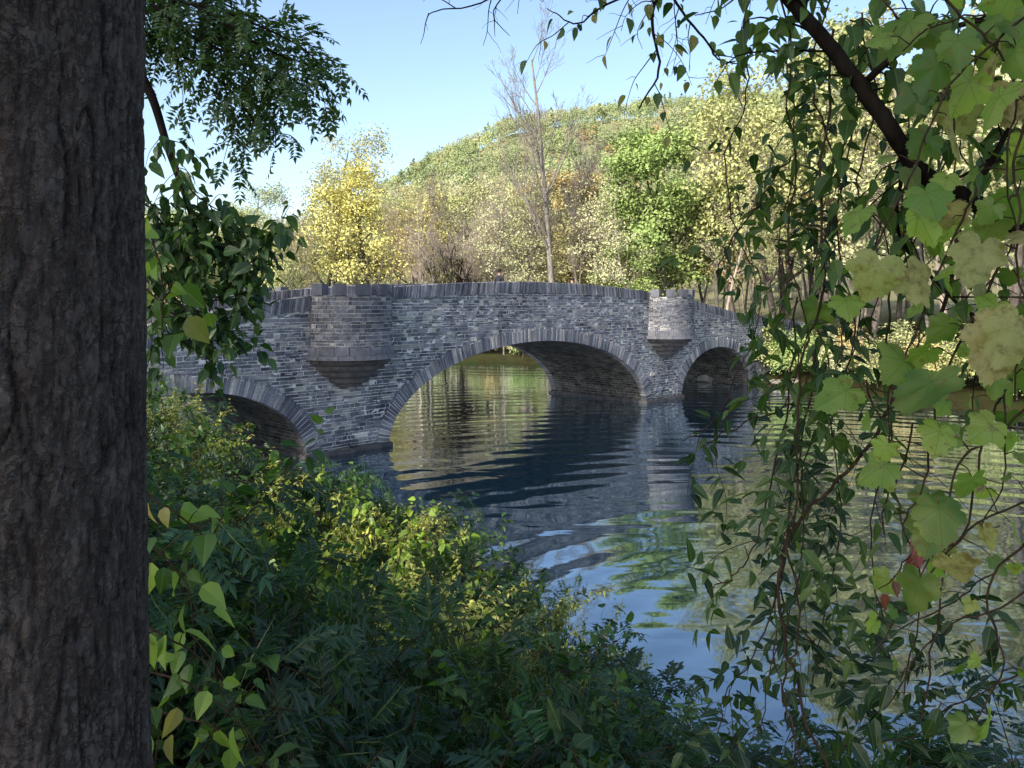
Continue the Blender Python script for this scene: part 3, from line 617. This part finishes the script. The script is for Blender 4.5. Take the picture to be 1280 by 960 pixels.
class Grow:
    def __init__(s,seed): s.rs=np.random.RandomState(seed); s.st=MB(); s.big=Bag(); s.ov=Bag(); s.sm=Bag(); s.rb=Bag()
    def stem(s,pts,r0,r1,k=6,jit=.0,m=6):
        p=smooth_path(pts,m)
        if jit: p=p+np.cumsum(s.rs.normal(0,jit,p.shape),0)*.5
        V,F=tube(p,np.linspace(r0,r1,len(p)),k); s.st.add(V,F,.5); return p
    def walk(s,p,sp):
        L=np.concatenate([[0],np.cumsum(np.linalg.norm(np.diff(p,axis=0),axis=1))]); q=np.arange(sp*.5,L[-1],sp)+s.rs.uniform(-.3,.3,len(np.arange(sp*.5,L[-1],sp)))*sp
        P_=np.stack([np.interp(q,L,p[:,i]) for i in range(3)],1); D=nrm(np.stack([np.interp(q+.01,L,p[:,i]) for i in range(3)],1)-np.stack([np.interp(q-.01,L,p[:,i]) for i in range(3)],1)); return P_,D
    def pinn(s,p,sp,L,ls,pairs=5,out=.8,droop=.3,dry=0.):
        for P_,D in zip(*s.walk(p,sp)):
            o_=nrm(np.cross(D,s.rs.normal(0,1,3))); d=nrm(D*.35+o_*out-np.array([0,0,droop])+s.rs.normal(0,.15,3))
            compound(s.sm,s.rb,P_,d,np.array([0,0,1.])+s.rs.normal(0,.3,3),L*s.rs.uniform(.7,1.2),pairs,ls,s.rs,dry)
    def ovate(s,p,sp,size,bag='ov',droop=.7,pet=.04,face=None,dryp=0.,n=1,spread=.5,smin=.55):
        B=s.big if bag=='big' else s.ov
        for P_,D in zip(*s.walk(p,sp)):
            for _ in range(n):
                o_=nrm(np.cross(D,s.rs.normal(0,1,3))); q=P_+o_*pet*s.rs.uniform(.6,1.6)
                if pet>.03: V,F=tube(np.array([P_,P_*.4+q*.6+[0,0,pet*.15],q]),[.0022,.0016,.001],3); s.st.add(V,F,.8)
                d=o_*.6+D*.2-np.array([0,0,droop])+s.rs.normal(0,.25,3); f=(np.array([0,0,1.]) if face is None else np.array(face))+s.rs.normal(0,spread,3)
                B.add(q,d,f,size*s.rs.uniform(smin,1.25),s.rs.rand(),(s.rs.uniform(.4,1) if s.rs.rand()<dryp else 0.))
    def twigs(s,p,sp,L,r=.004,up=.1,droop=.2):
        out=[]
        for P_,D in zip(*s.walk(p,sp)):
            o_=nrm(np.cross(D,s.rs.normal(0,1,3))); d=nrm(D*.6+o_*.8+np.array([0,0,up])); l=L*s.rs.uniform(.5,1.2)
            pts=[P_,P_+d*l*.4+s.rs.normal(0,.03,3)*l,P_+d*l*.75-np.array([0,0,droop*l*.3])+s.rs.normal(0,.05,3)*l,P_+d*l-np.array([0,0,droop*l])]; out.append(s.stem(pts,r,r*.4,4,m=3))
        return out
    def build(s,e,color,stemmat,Tsm=T_L,Tov=T_O,bigcolor=None,leafname='foliage',stemname='stem'):
        loc=np.array(e.location)
        def fix(o): o.location=-loc; return o
        if s.st.n: fix(s.st.obj(stemname,[stemmat],e,smooth=True))
        f=MB(); s.sm.flush(f,Tsm); s.ov.flush(f,Tov); s.rb.flush(f,T_N)
        if f.n: fix(f.obj(leafname,[M_near],e,color=color,smooth=False))
        if s.big.L: g=MB(); s.big.flush(g,T_GS); fix(g.obj('broad_leaves',[M_grape],e,color=bigcolor or color,smooth=True))
g=Grow(31); D0=5.
bx,by=-2.75,5.; gz=hz(bx,by)
tr=g.stem([(bx,by,gz-.2),(bx-.05,by,4.5),(bx+.02,by,6.),(bx,by,7.4),(bx-.1,by,9.)],.06,.03,8)
g.stem([(bx+.02,by,7.),at(-.50,.33,D0),at(-.455,.265,D0),at(-.43,.19,D0),at(-.405,.12,D0),at(-.39,.065,D0)],.036,.014,8)
for a in [[(-.5,.43),(-.44,.38),(-.36,.36),(-.27,.32),(-.225,.28)],[(-.5,.38),(-.43,.35),(-.37,.32),(-.31,.29),(-.25,.27)],[(-.5,.36),(-.42,.31),(-.36,.27),(-.32,.22),(-.295,.19)],[(-.5,.47),(-.42,.45),(-.38,.40),(-.34,.375)],[(-.5,.45),(-.44,.42),(-.38,.38),(-.32,.35),(-.28,.31)],[(-.45,.37),(-.4,.33),(-.34,.3),(-.28,.25)],[(-.4,.37),(-.35,.34),(-.3,.31),(-.24,.29)]]:
    dd=D0*g.rs.uniform(.95,1.1); p=g.stem([at(u,v,dd) for u,v in a],.012,.004,5)
    for t in g.twigs(p,.11,.32,.004,.15,.3): g.pinn(t,.047,.15,.06,6,.8,.35)
    g.pinn(p,.07,.15,.056,6)
for a in [[(-.44,.22),(-.41,.15),(-.38,.12),(-.34,.1)],[(-.42,.17),(-.40,.10),(-.36,.04),(-.33,.0)],[(-.44,.12),(-.41,.06),(-.37,.03),(-.31,.04)],[(-.46,.10),(-.42,.0),(-.38,-.03),(-.35,-.04)],[(-.47,.16),(-.44,.10),(-.40,.06),(-.29,.085)],[(-.45,.06),(-.42,.03),(-.38,.0),(-.33,.01)],[(-.45,.08),(-.42,.08),(-.38,.07),(-.35,.06)],[(-.46,.12),(-.42,.1),(-.37,.1),(-.31,.06)],[(-.46,.03),(-.42,-.02),(-.38,-.02),(-.34,-.03)],[(-.46,.0),(-.43,-.04),(-.40,-.06),(-.37,-.08)]]:
    p=g.stem([at(u,v,4.6) for u,v in a],.006,.003,5)
    for t in g.twigs(p,.075,.28,.003,.05,.4): g.ovate(t,.03,.095,pet=.02,droop=.5)
e=empty('tree',(bx,by,gz),'slender young tree with feathery dark drooping leaves','tree'); g.build(e,(.05,.11,.038),M_darkbark,leafname='crown',stemname='trunk')
g=Grow(32)
for a in [[(-.5,.05),(-.44,.0),(-.42,.02),(-.40,-.04)],[(-.46,-.3),(-.43,-.33),(-.41,-.36),(-.4,-.45)],[(-.47,-.4),(-.42,-.42),(-.38,-.45),(-.36,-.5)],[(-.46,-.5),(-.42,-.52),(-.38,-.53),(-.34,-.56)],[(-.47,.1),(-.45,.07),(-.44,.03),(-.44,-.05)],[(-.46,-.24),(-.41,-.27),(-.37,-.3)],[(-.47,-.46),(-.40,-.48),(-.35,-.52),(-.31,-.58)]]:
    dd=g.rs.uniform(2.2,2.8); p=g.stem([at(u,v,dd) for u,v in a],.004,.002,5,.004); g.ovate(p,.05,.1,pet=.05,droop=.6,face=(-.2,-.6,.7),dryp=.12)
e=empty('climbing_vine',(-1.,2.3,hz(-1.,2.3)),'broad-leaved green climber beside the large trunk','vine'); g.build(e,(.15,.26,.045),M_vine,Tov=T_W)
g=Grow(33); d=2.4
bx,by=2.25,2.3; gz=hz(bx,by)
g.stem([(bx,by,gz-.3),(bx+.03,by,4.5),(bx+.0,by+.02,6.),(bx+.1,by,8.),(bx,by+.1,11)],.16,.07,12)
main=g.stem([(bx+.01,by,5.15),at(.72,.055,d),at(.575,.125,d),at(.515,.165,d),at(.47,.235,d),at(.435,.285,d),at(.385,.345,d),at(.34,.40,d),at(.27,.5,d),at(.2,.62,d)],.03,.018,9,.005)
b2=g.stem([at(.445,.275,d),at(.5,.32,2.35),at(.56,.345,2.3),at(.66,.37,2.3)],.012,.007,6,.004)
b3=g.stem([at(.575,.13,d),at(.62,.22,2.3),at(.64,.3,2.25),at(.63,.42,2.2)],.009,.005,6,.004)
b4=g.stem([at(.50,.195,d),at(.48,.1,2.45),at(.52,.03,2.5),at(.60,-.03,2.45),at(.7,.02,2.4)],.007,.004,6,.004)
b5=g.stem([at(.66,.25,2.6),at(.58,.27,2.6),at(.52,.24,2.6),at(.47,.26,2.6),at(.40,.24,2.6)],.008,.003,6,.006)
b6=g.stem([at(.66,.16,2.7),at(.6,.18,2.7),at(.54,.15,2.7),at(.48,.16,2.7)],.007,.003,6,.006)
b7=g.stem([at(.66,.33,2.7),at(.58,.35,2.7),at(.5,.33,2.7),at(.42,.35,2.7)],.008,.003,6,.006)
ov=g.stem([at(.40,.5,d),at(.28,.44,2.9),at(.20,.40,3.1),at(.17,.36,3.1),at(.18,.29,3.1),at(.155,.24,3.1)],.012,.003,6,.006)
o2=g.stem([at(.2,.40,3.1),at(.12,.37,3.1),at(.08,.345,3.1),at(.05,.36,3.1)],.006,.002,5,.006)
o3=g.stem([at(.15,.45,3.2),at(.02,.42,3.2),at(-.03,.372,3.2),at(-.1,.355,3.2),at(-.11,.345,3.2)],.006,.0015,5,.006)
o4=g.stem([at(.2,.38,3.1),at(.24,.33,3.1),at(.26,.3,3.0),at(.3,.29,3.0)],.006,.002,5,.006)
o5=g.stem([at(.02,.41,3.2),at(-.02,.36,3.2),at(0.,.33,3.2)],.004,.0012,5,.006)
for q,sp,L in ((ov,.12,.28),(o2,.1,.22),(o3,.12,.2),(o4,.1,.22),(o5,.1,.12)):
    for t in g.twigs(q,sp,L,.0025,-.05,.3):
        g.twigs(t,.09,.09,.0013)
        if q is ov or q is o2: g.ovate(t,.1,.055,pet=.01,droop=.9,dryp=.3)
    if q is not o3 and q is not o5: g.ovate(q,.07,.06,pet=.02,droop=.9,dryp=.3)
for q in (b2,b3,b4,b5,b6,b7):
    for t in g.twigs(q,.08,.35,.003,.0,.3): g.ovate(t,.055,.085,pet=.02,droop=.8)
for t in g.twigs(main[28:],.08,.35,.004,.1,.3): g.ovate(t,.045,.08,pet=.02,droop=.7)
rs_=g.rs
for q in range(7):
    an=q*.9; sg,tp=branching(rs_,(bx,by,rs_.uniform(8,10.5)),(math.cos(an),math.sin(an),.8),rs_.uniform(2.5,4),.05,2,(6,4),(.5,.5),.6,.1,.05,(.3,.2))
    for p,r,l in sg: V2,F2=tube(p,np.maximum(r,.006),5); g.st.add(V2,F2)
    for p in tp:
        for _ in range(14):
            c=p[rs_.randint(1,len(p))]+rs_.normal(0,.18,3); g.ov.add(c,rs_.normal(0,1,3)-[0,0,.6],rs_.normal(0,.5,3)+[0,0,1],rs_.uniform(.07,.12),rs_.rand())
e=empty('tree',(bx,by,gz),'dark curving tree branch with drooping leafy twigs','tree'); g.build(e,(.075,.14,.035),M_darkbark,leafname='crown',stemname='trunk')
strands=[
 [(.31,.42),(.335,.33),(.33,.24),(.345,.15),(.33,.06),(.34,-.04),(.31,-.13)],
 [(.40,.38),(.38,.28),(.41,.16),(.38,.04),(.395,-.08),(.36,-.2),(.35,-.32),(.32,-.42),(.31,-.52)],
 [(.43,.34),(.415,.22),(.40,.1),(.42,-.02),(.40,-.14),(.41,-.26),(.39,-.36),(.38,-.48)],
 [(.34,.44),(.30,.36),(.31,.26),(.29,.18),(.30,.08),(.33,.0),(.31,-.08),(.28,-.15),(.23,-.18)],
 [(.36,.0),(.345,-.12),(.32,-.22),(.29,-.3),(.26,-.33),(.235,-.34)],
 [(.38,-.05),(.36,-.18),(.35,-.3),(.33,-.4),(.345,-.5),(.35,-.6)],
 [(.36,-.2),(.33,-.32),(.30,-.42),(.27,-.48),(.25,-.55)],
 [(.50,.22),(.47,.1),(.45,-.02),(.43,-.12),(.405,-.24),(.36,-.34)],
 [(.35,.18),(.32,.12),(.29,.08),(.265,.03)],
 [(.37,-.1),(.33,-.14),(.28,-.16),(.225,-.19)],
 [(.34,-.36),(.38,-.42),(.43,-.46),(.48,-.44)],
 [(.36,.42),(.345,.3),(.355,.18),(.34,.08),(.35,-.02)],
 [(.44,-.1),(.46,-.2),(.44,-.3),(.46,-.42)],
 [(.66,-.36),(.58,-.40),(.51,-.43),(.46,-.5)],
 [(.66,-.46),(.58,-.5),(.5,-.54),(.42,-.56)],
 [(.62,-.33),(.55,-.37),(.49,-.40),(.43,-.43)]]
for si,a in enumerate(strands):
    g=Grow(40+si); dd=2.55+.15*(si%4); p=g.stem([at(u,v,dd) for u,v in a],.0035,.002,5,.014)
    if si%2==0: g.pinn(p,.075,.19,.066,3,.8,.15)
    for t in g.twigs(p,.15,.25,.0016,.1,.25):
        if g.rs.rand()<.85: g.ovate(t,.04,.075 if si<13 else .1,pet=.012,droop=.25,face=(-.1,-.3,1),spread=.35)
    e=empty('hanging_vine',(float(p[0][0]),float(p[0][1]),float(p[0][2])),'hanging vine strand with small dark green leaves','vine',group='vines hanging from the overhead branch'); g.build(e,(.03,.07,.022) if si%4 else (.065,.125,.03),M_vine,Tsm=T_E,Tov=T_E)
g=Grow(50)
for a,r_ in [([(.575,.12),(.56,.0),(.50,-.09),(.44,-.185),(.39,-.25),(.35,-.31),(.35,-.38),(.37,-.47),(.41,-.6)],.0065),([(.40,.34),(.38,.15),(.395,-.0),(.37,-.08),(.365,-.2),(.35,-.3),(.37,-.4),(.35,-.5),(.38,-.62)],.004),([(.52,.2),(.49,.05),(.47,-.05),(.49,-.15),(.47,-.28)],.004),([(.6,.3),(.56,.2),(.52,.08),(.54,-.02),(.5,-.1)],.003),([(.47,.3),(.49,.2),(.47,.1),(.5,.02),(.47,-.1)],.003),([(.64,.1),(.6,.02),(.55,-.02),(.5,.0)],.003),([(.66,-.05),(.61,-.12),(.59,-.25),(.55,-.35),(.52,-.5)],.004),([(.5,-.15),(.47,-.25),(.5,-.35),(.48,-.5)],.003),([(.43,.36),(.45,.25),(.42,.14),(.46,.05),(.44,-.06)],.003),([(.62,.34),(.6,.24),(.63,.14),(.59,.06)],.003),([(.55,.37),(.53,.28),(.56,.18),(.5,.12),(.52,.04)],.003)]:
    g.stem([at(u,v,2.5) for u,v in a],r_,r_*.7,6,.016)
e=empty('vine_stem',tuple(at(.35,.38,2.5)),'tangled bare reddish-brown vine stems hanging to the ground','vine'); g.build(e,(.1,.1,.1),M_vine)
g=Grow(58)
for a in [[(.53,-.25),(.5,-.3),(.48,-.34),(.46,-.36)],[(.56,-.3),(.52,-.33),(.5,-.37)]]:
    p=g.stem([at(u,v,2.3) for u,v in a],.003,.0015,5,.006); g.ovate(p,.035,.055,pet=.015,droop=.6,face=(-.1,-.6,.6))
e=empty('red_leaved_vine',tuple(float(c) for c in p[0]),'small vine sprig with reddish autumn leaves','vine'); g.build(e,(.24,.07,.05),M_vine)
gpaths=[
 ([(.66,.36),(.58,.30),(.52,.22),(.48,.12),(.44,.04)],1.9,.09,.15),
 ([(.68,.28),(.63,.2),(.62,.1),(.63,.0),(.62,-.1)],1.8,.1,.25),
 ([(.58,.14),(.54,.06),(.50,-.03),(.46,-.1),(.45,-.17)],2.1,.1,.05),
 ([(.62,.05),(.56,-.05),(.52,-.14),(.50,-.22),(.46,-.27)],1.9,.11,.03),
 ([(.66,-.1),(.6,-.16),(.55,-.2),(.53,-.28),(.5,-.33)],2.,.1,.03),
 ([(.54,.38),(.6,.33),(.63,.26),(.62,.17),(.64,.08)],1.9,.1,.15),
 ([(.64,-.3),(.60,-.38),(.62,-.46),(.58,-.55)],2.1,.07,.1),
 ([(.66,-.24),(.57,-.28),(.50,-.36),(.45,-.42)],2.3,.06,.08),
 ([(.48,.36),(.54,.28),(.56,.2),(.53,.12)],2.2,.09,.1),
 ([(.5,.1),(.46,.04),(.43,-.02),(.42,-.08)],2.4,.08,.05),
 ([(.58,.0),(.62,-.1),(.63,-.2),(.6,-.28)],2.4,.09,.05),
 ([(.46,.38),(.5,.32),(.58,.3),(.66,.26)],2.3,.09,.1),
 ([(.64,.2),(.58,.16),(.54,.1),(.56,.02)],2.4,.09,.1),
 ([(.66,.38),(.6,.36),(.53,.35),(.48,.31)],2.1,.1,.1)]
for gi,(a,dd,s_,dp) in enumerate(gpaths):
    g=Grow(60+gi); p=g.stem([at(u,v,dd) for u,v in a],.0035,.002,5,.008)
    g.ovate(p,.058,s_,bag='big',droop=.8,pet=.06,face=(-.15,-.6,.6),dryp=dp,spread=.75,smin=.35)
    if gi==1:
        g.big.add(at(.615,-.03,1.75),(-.3,0,-1),(-.3,-1,.3),.14,.9,.9); g.big.add(at(.46,.05,1.85),(-.3,0,-1),(-.1,-1,.5),.1,.8,.5)
    e=empty('grape_vine',tuple(float(c) for c in p[0]),'grape vine with broad lobed leaves, some yellowed and dry' if dp>.1 else 'grape vine with broad lobed bright green leaves','vine',group='grape vines draped over the branch'); g.build(e,(.2,.33,.07),M_vine)
# ------------------------------------------------------------ bank undergrowth
SH={}
def shrub_type(key,seed,kind,n=10,H=1.2,ls=.07):
    g=Grow(seed); rs=g.rs
    for i in range(n):
        an=rs.uniform(0,6.28); sp=rs.uniform(.25,.85)*min(H,1.); h=H*rs.uniform(.35,.95); o=np.array([math.cos(an),math.sin(an),0]); b=o*rs.uniform(0,.08)
        p=g.stem([b-[0,0,.1],b+o*sp*.25+[0,0,h*.5],b+o*sp*.7+[0,0,h*.85],b+o*sp*1.15+[0,0,h]],.005,.002,4,.004,m=4)
        p=p[len(p)//5:]
        if kind=='pinn': g.pinn(p,.085,.28,ls,7,.9,.3)
        elif kind=='ov':
            g.ovate(p,.065,ls,pet=.02,droop=.35)
            for t in g.twigs(p,.17,.28,.002,.2,.1): g.ovate(t,.055,ls*.95,pet=.01,droop=.3)
        elif kind=='weed':
            g.ovate(p,.026,ls,pet=.004,droop=.2)
            for t in g.twigs(p,.11,.22,.0015,.5,.0): g.ovate(t,.034,ls*.75,pet=.003,droop=.1)
    st=g.st.mesh('stems',[M_vine],True); f=MB(); g.sm.flush(f,T_L); g.ov.flush(f,T_L if kind!='ov' else T_O); g.rb.flush(f,T_N); SH[key]=(st,f.mesh('foliage',[M_near]),H)
for hi,H in enumerate((.6,1.1,1.9)):
    for i in range(2):
        shrub_type('pinn%d%d'%(hi,i),100+i+hi*7,'pinn',(11,10,11)[hi],H,.09)
        shrub_type('ov%d%d'%(hi,i),130+i+hi*7,'ov',(9,8,9)[hi],H,.11)
        shrub_type('weed%d%d'%(hi,i),160+i+hi*7,'weed',(9,9,10)[hi],H,.09)
UU=[-.85,-.45,-.41,-.38,-.35,-.3,-.2,-.15,-.1,0,.05,.08,.16,.22,.32,.4,.5,.64,.9]
VV=[.0,-.04,-.07,-.12,-.18,-.21,-.22,-.22,-.25,-.275,-.3,-.35,-.415,-.455,-.49,-.43,-.36,-.3,-.25]
rr=np.random.RandomState(77); cnt=0; pl=[]
for _ in range(14000):
    if cnt>=240: break
    y=rr.uniform(2.8,21); u=rr.uniform(-.8,.8); x=u*y
    X1,Y1=np.array([x]),np.array([y])
    if inside(X1,Y1)[0] or pd(X1,Y1,NEAR)[0]<.15: continue
    z=hz(x,y); top=EYE+np.interp(u,UU,VV)*y+rr.uniform(-.95,.22)*min(1.2,y/6); hh=top-z
    if hh<.25: continue
    sp=.31+.043*y
    if any(math.hypot(x-a,y-b)<sp for a,b in pl): continue
    hmax=(2.0 if u<-.36 else 1.6)*rr.uniform(.45,1)
    hh=min(hh,hmax); pl.append((x,y)); cnt+=1
    lit=(-.4<u<-.07 and 5.4<y<13)  # sunlit patch painted in: plants here get brighter leaf colours
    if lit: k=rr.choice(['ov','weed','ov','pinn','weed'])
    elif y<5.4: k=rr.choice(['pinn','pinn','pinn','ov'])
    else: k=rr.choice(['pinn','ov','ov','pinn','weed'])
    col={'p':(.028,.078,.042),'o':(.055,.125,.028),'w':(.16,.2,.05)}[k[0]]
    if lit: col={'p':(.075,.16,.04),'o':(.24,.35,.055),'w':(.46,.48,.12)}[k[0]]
    b=rr.uniform(.45,1.35); col=tuple(c*b for c in col)
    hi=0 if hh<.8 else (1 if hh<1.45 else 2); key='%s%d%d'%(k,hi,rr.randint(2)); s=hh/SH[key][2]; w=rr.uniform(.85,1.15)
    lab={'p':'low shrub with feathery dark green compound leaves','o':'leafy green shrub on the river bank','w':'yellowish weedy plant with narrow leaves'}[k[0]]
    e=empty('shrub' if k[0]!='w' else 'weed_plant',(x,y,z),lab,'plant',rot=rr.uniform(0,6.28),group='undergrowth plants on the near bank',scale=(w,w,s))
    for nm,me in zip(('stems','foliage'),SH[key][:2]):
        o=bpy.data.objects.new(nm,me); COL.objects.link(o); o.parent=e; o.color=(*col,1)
rs=np.random.RandomState(5); n=36000; y=rs.uniform(2.,21,n); x=rs.uniform(-.8,.8,n)*y; ok=(~inside(x,y))&(pd(x,y,NEAR)>.05); x,y=x[ok],y[ok]; z=Hgt(x,y); n=len(x)
m=MB(); add_leaves(m,T_L,np.column_stack([x,y,z+rs.uniform(.0,.32,n)*rs.rand(n)]),rs.normal(0,1,(n,3)),rs.normal(0,.5,(n,3))+[0,0,1],rs.uniform(.06,.12,n),rs.rand(n),(rs.rand(n)<.12)*.7)
o=m.obj('ground_cover',[M_near],color=(.025,.052,.018)); o['kind']='stuff'; o['label']='low leafy ground cover on the near bank'; o['category']='ground cover'
# ------------------------------------------------------------ light, sky, camera
el=math.radians(36); hd=np.array([-.62,-.78]); hd/=np.linalg.norm(hd)
w=bpy.data.worlds.new('World'); SC.world=w; w.use_nodes=True; nt=w.node_tree; bg=nt.nodes['Background']; sky=nt.nodes.new('ShaderNodeTexSky'); sky.sky_type='NISHITA'; sky.sun_disc=False; sky.sun_elevation=el; sky.sun_rotation=math.atan2(hd[0],hd[1])%(2*math.pi); sky.air_density=1.; sky.dust_density=1.8; sky.ozone_density=1.3
nt.links.new(sky.outputs[0],bg.inputs[0]); bg.inputs[1].default_value=.3
L=bpy.data.lights.new('sun','SUN'); L.energy=5.; L.angle=math.radians(.5); L.color=(1,.93,.8); lo=bpy.data.objects.new('sun',L); COL.objects.link(lo)
lo.rotation_euler=Vector((hd[0]*math.cos(el),hd[1]*math.cos(el),math.sin(el))).to_track_quat('Z','Y').to_euler()
cam=bpy.data.cameras.new('camera'); co=bpy.data.objects.new('camera',cam); COL.objects.link(co); co.location=(0,0,EYE); co.rotation_euler=(math.pi/2,0,0)
cam.sensor_width=36; cam.lens=28.125; cam.shift_y=-105/1280; cam.clip_start=.05; cam.clip_end=4000; SC.camera=co
SC.view_settings.view_transform='Standard'; SC.view_settings.look='None'; SC.view_settings.exposure=0
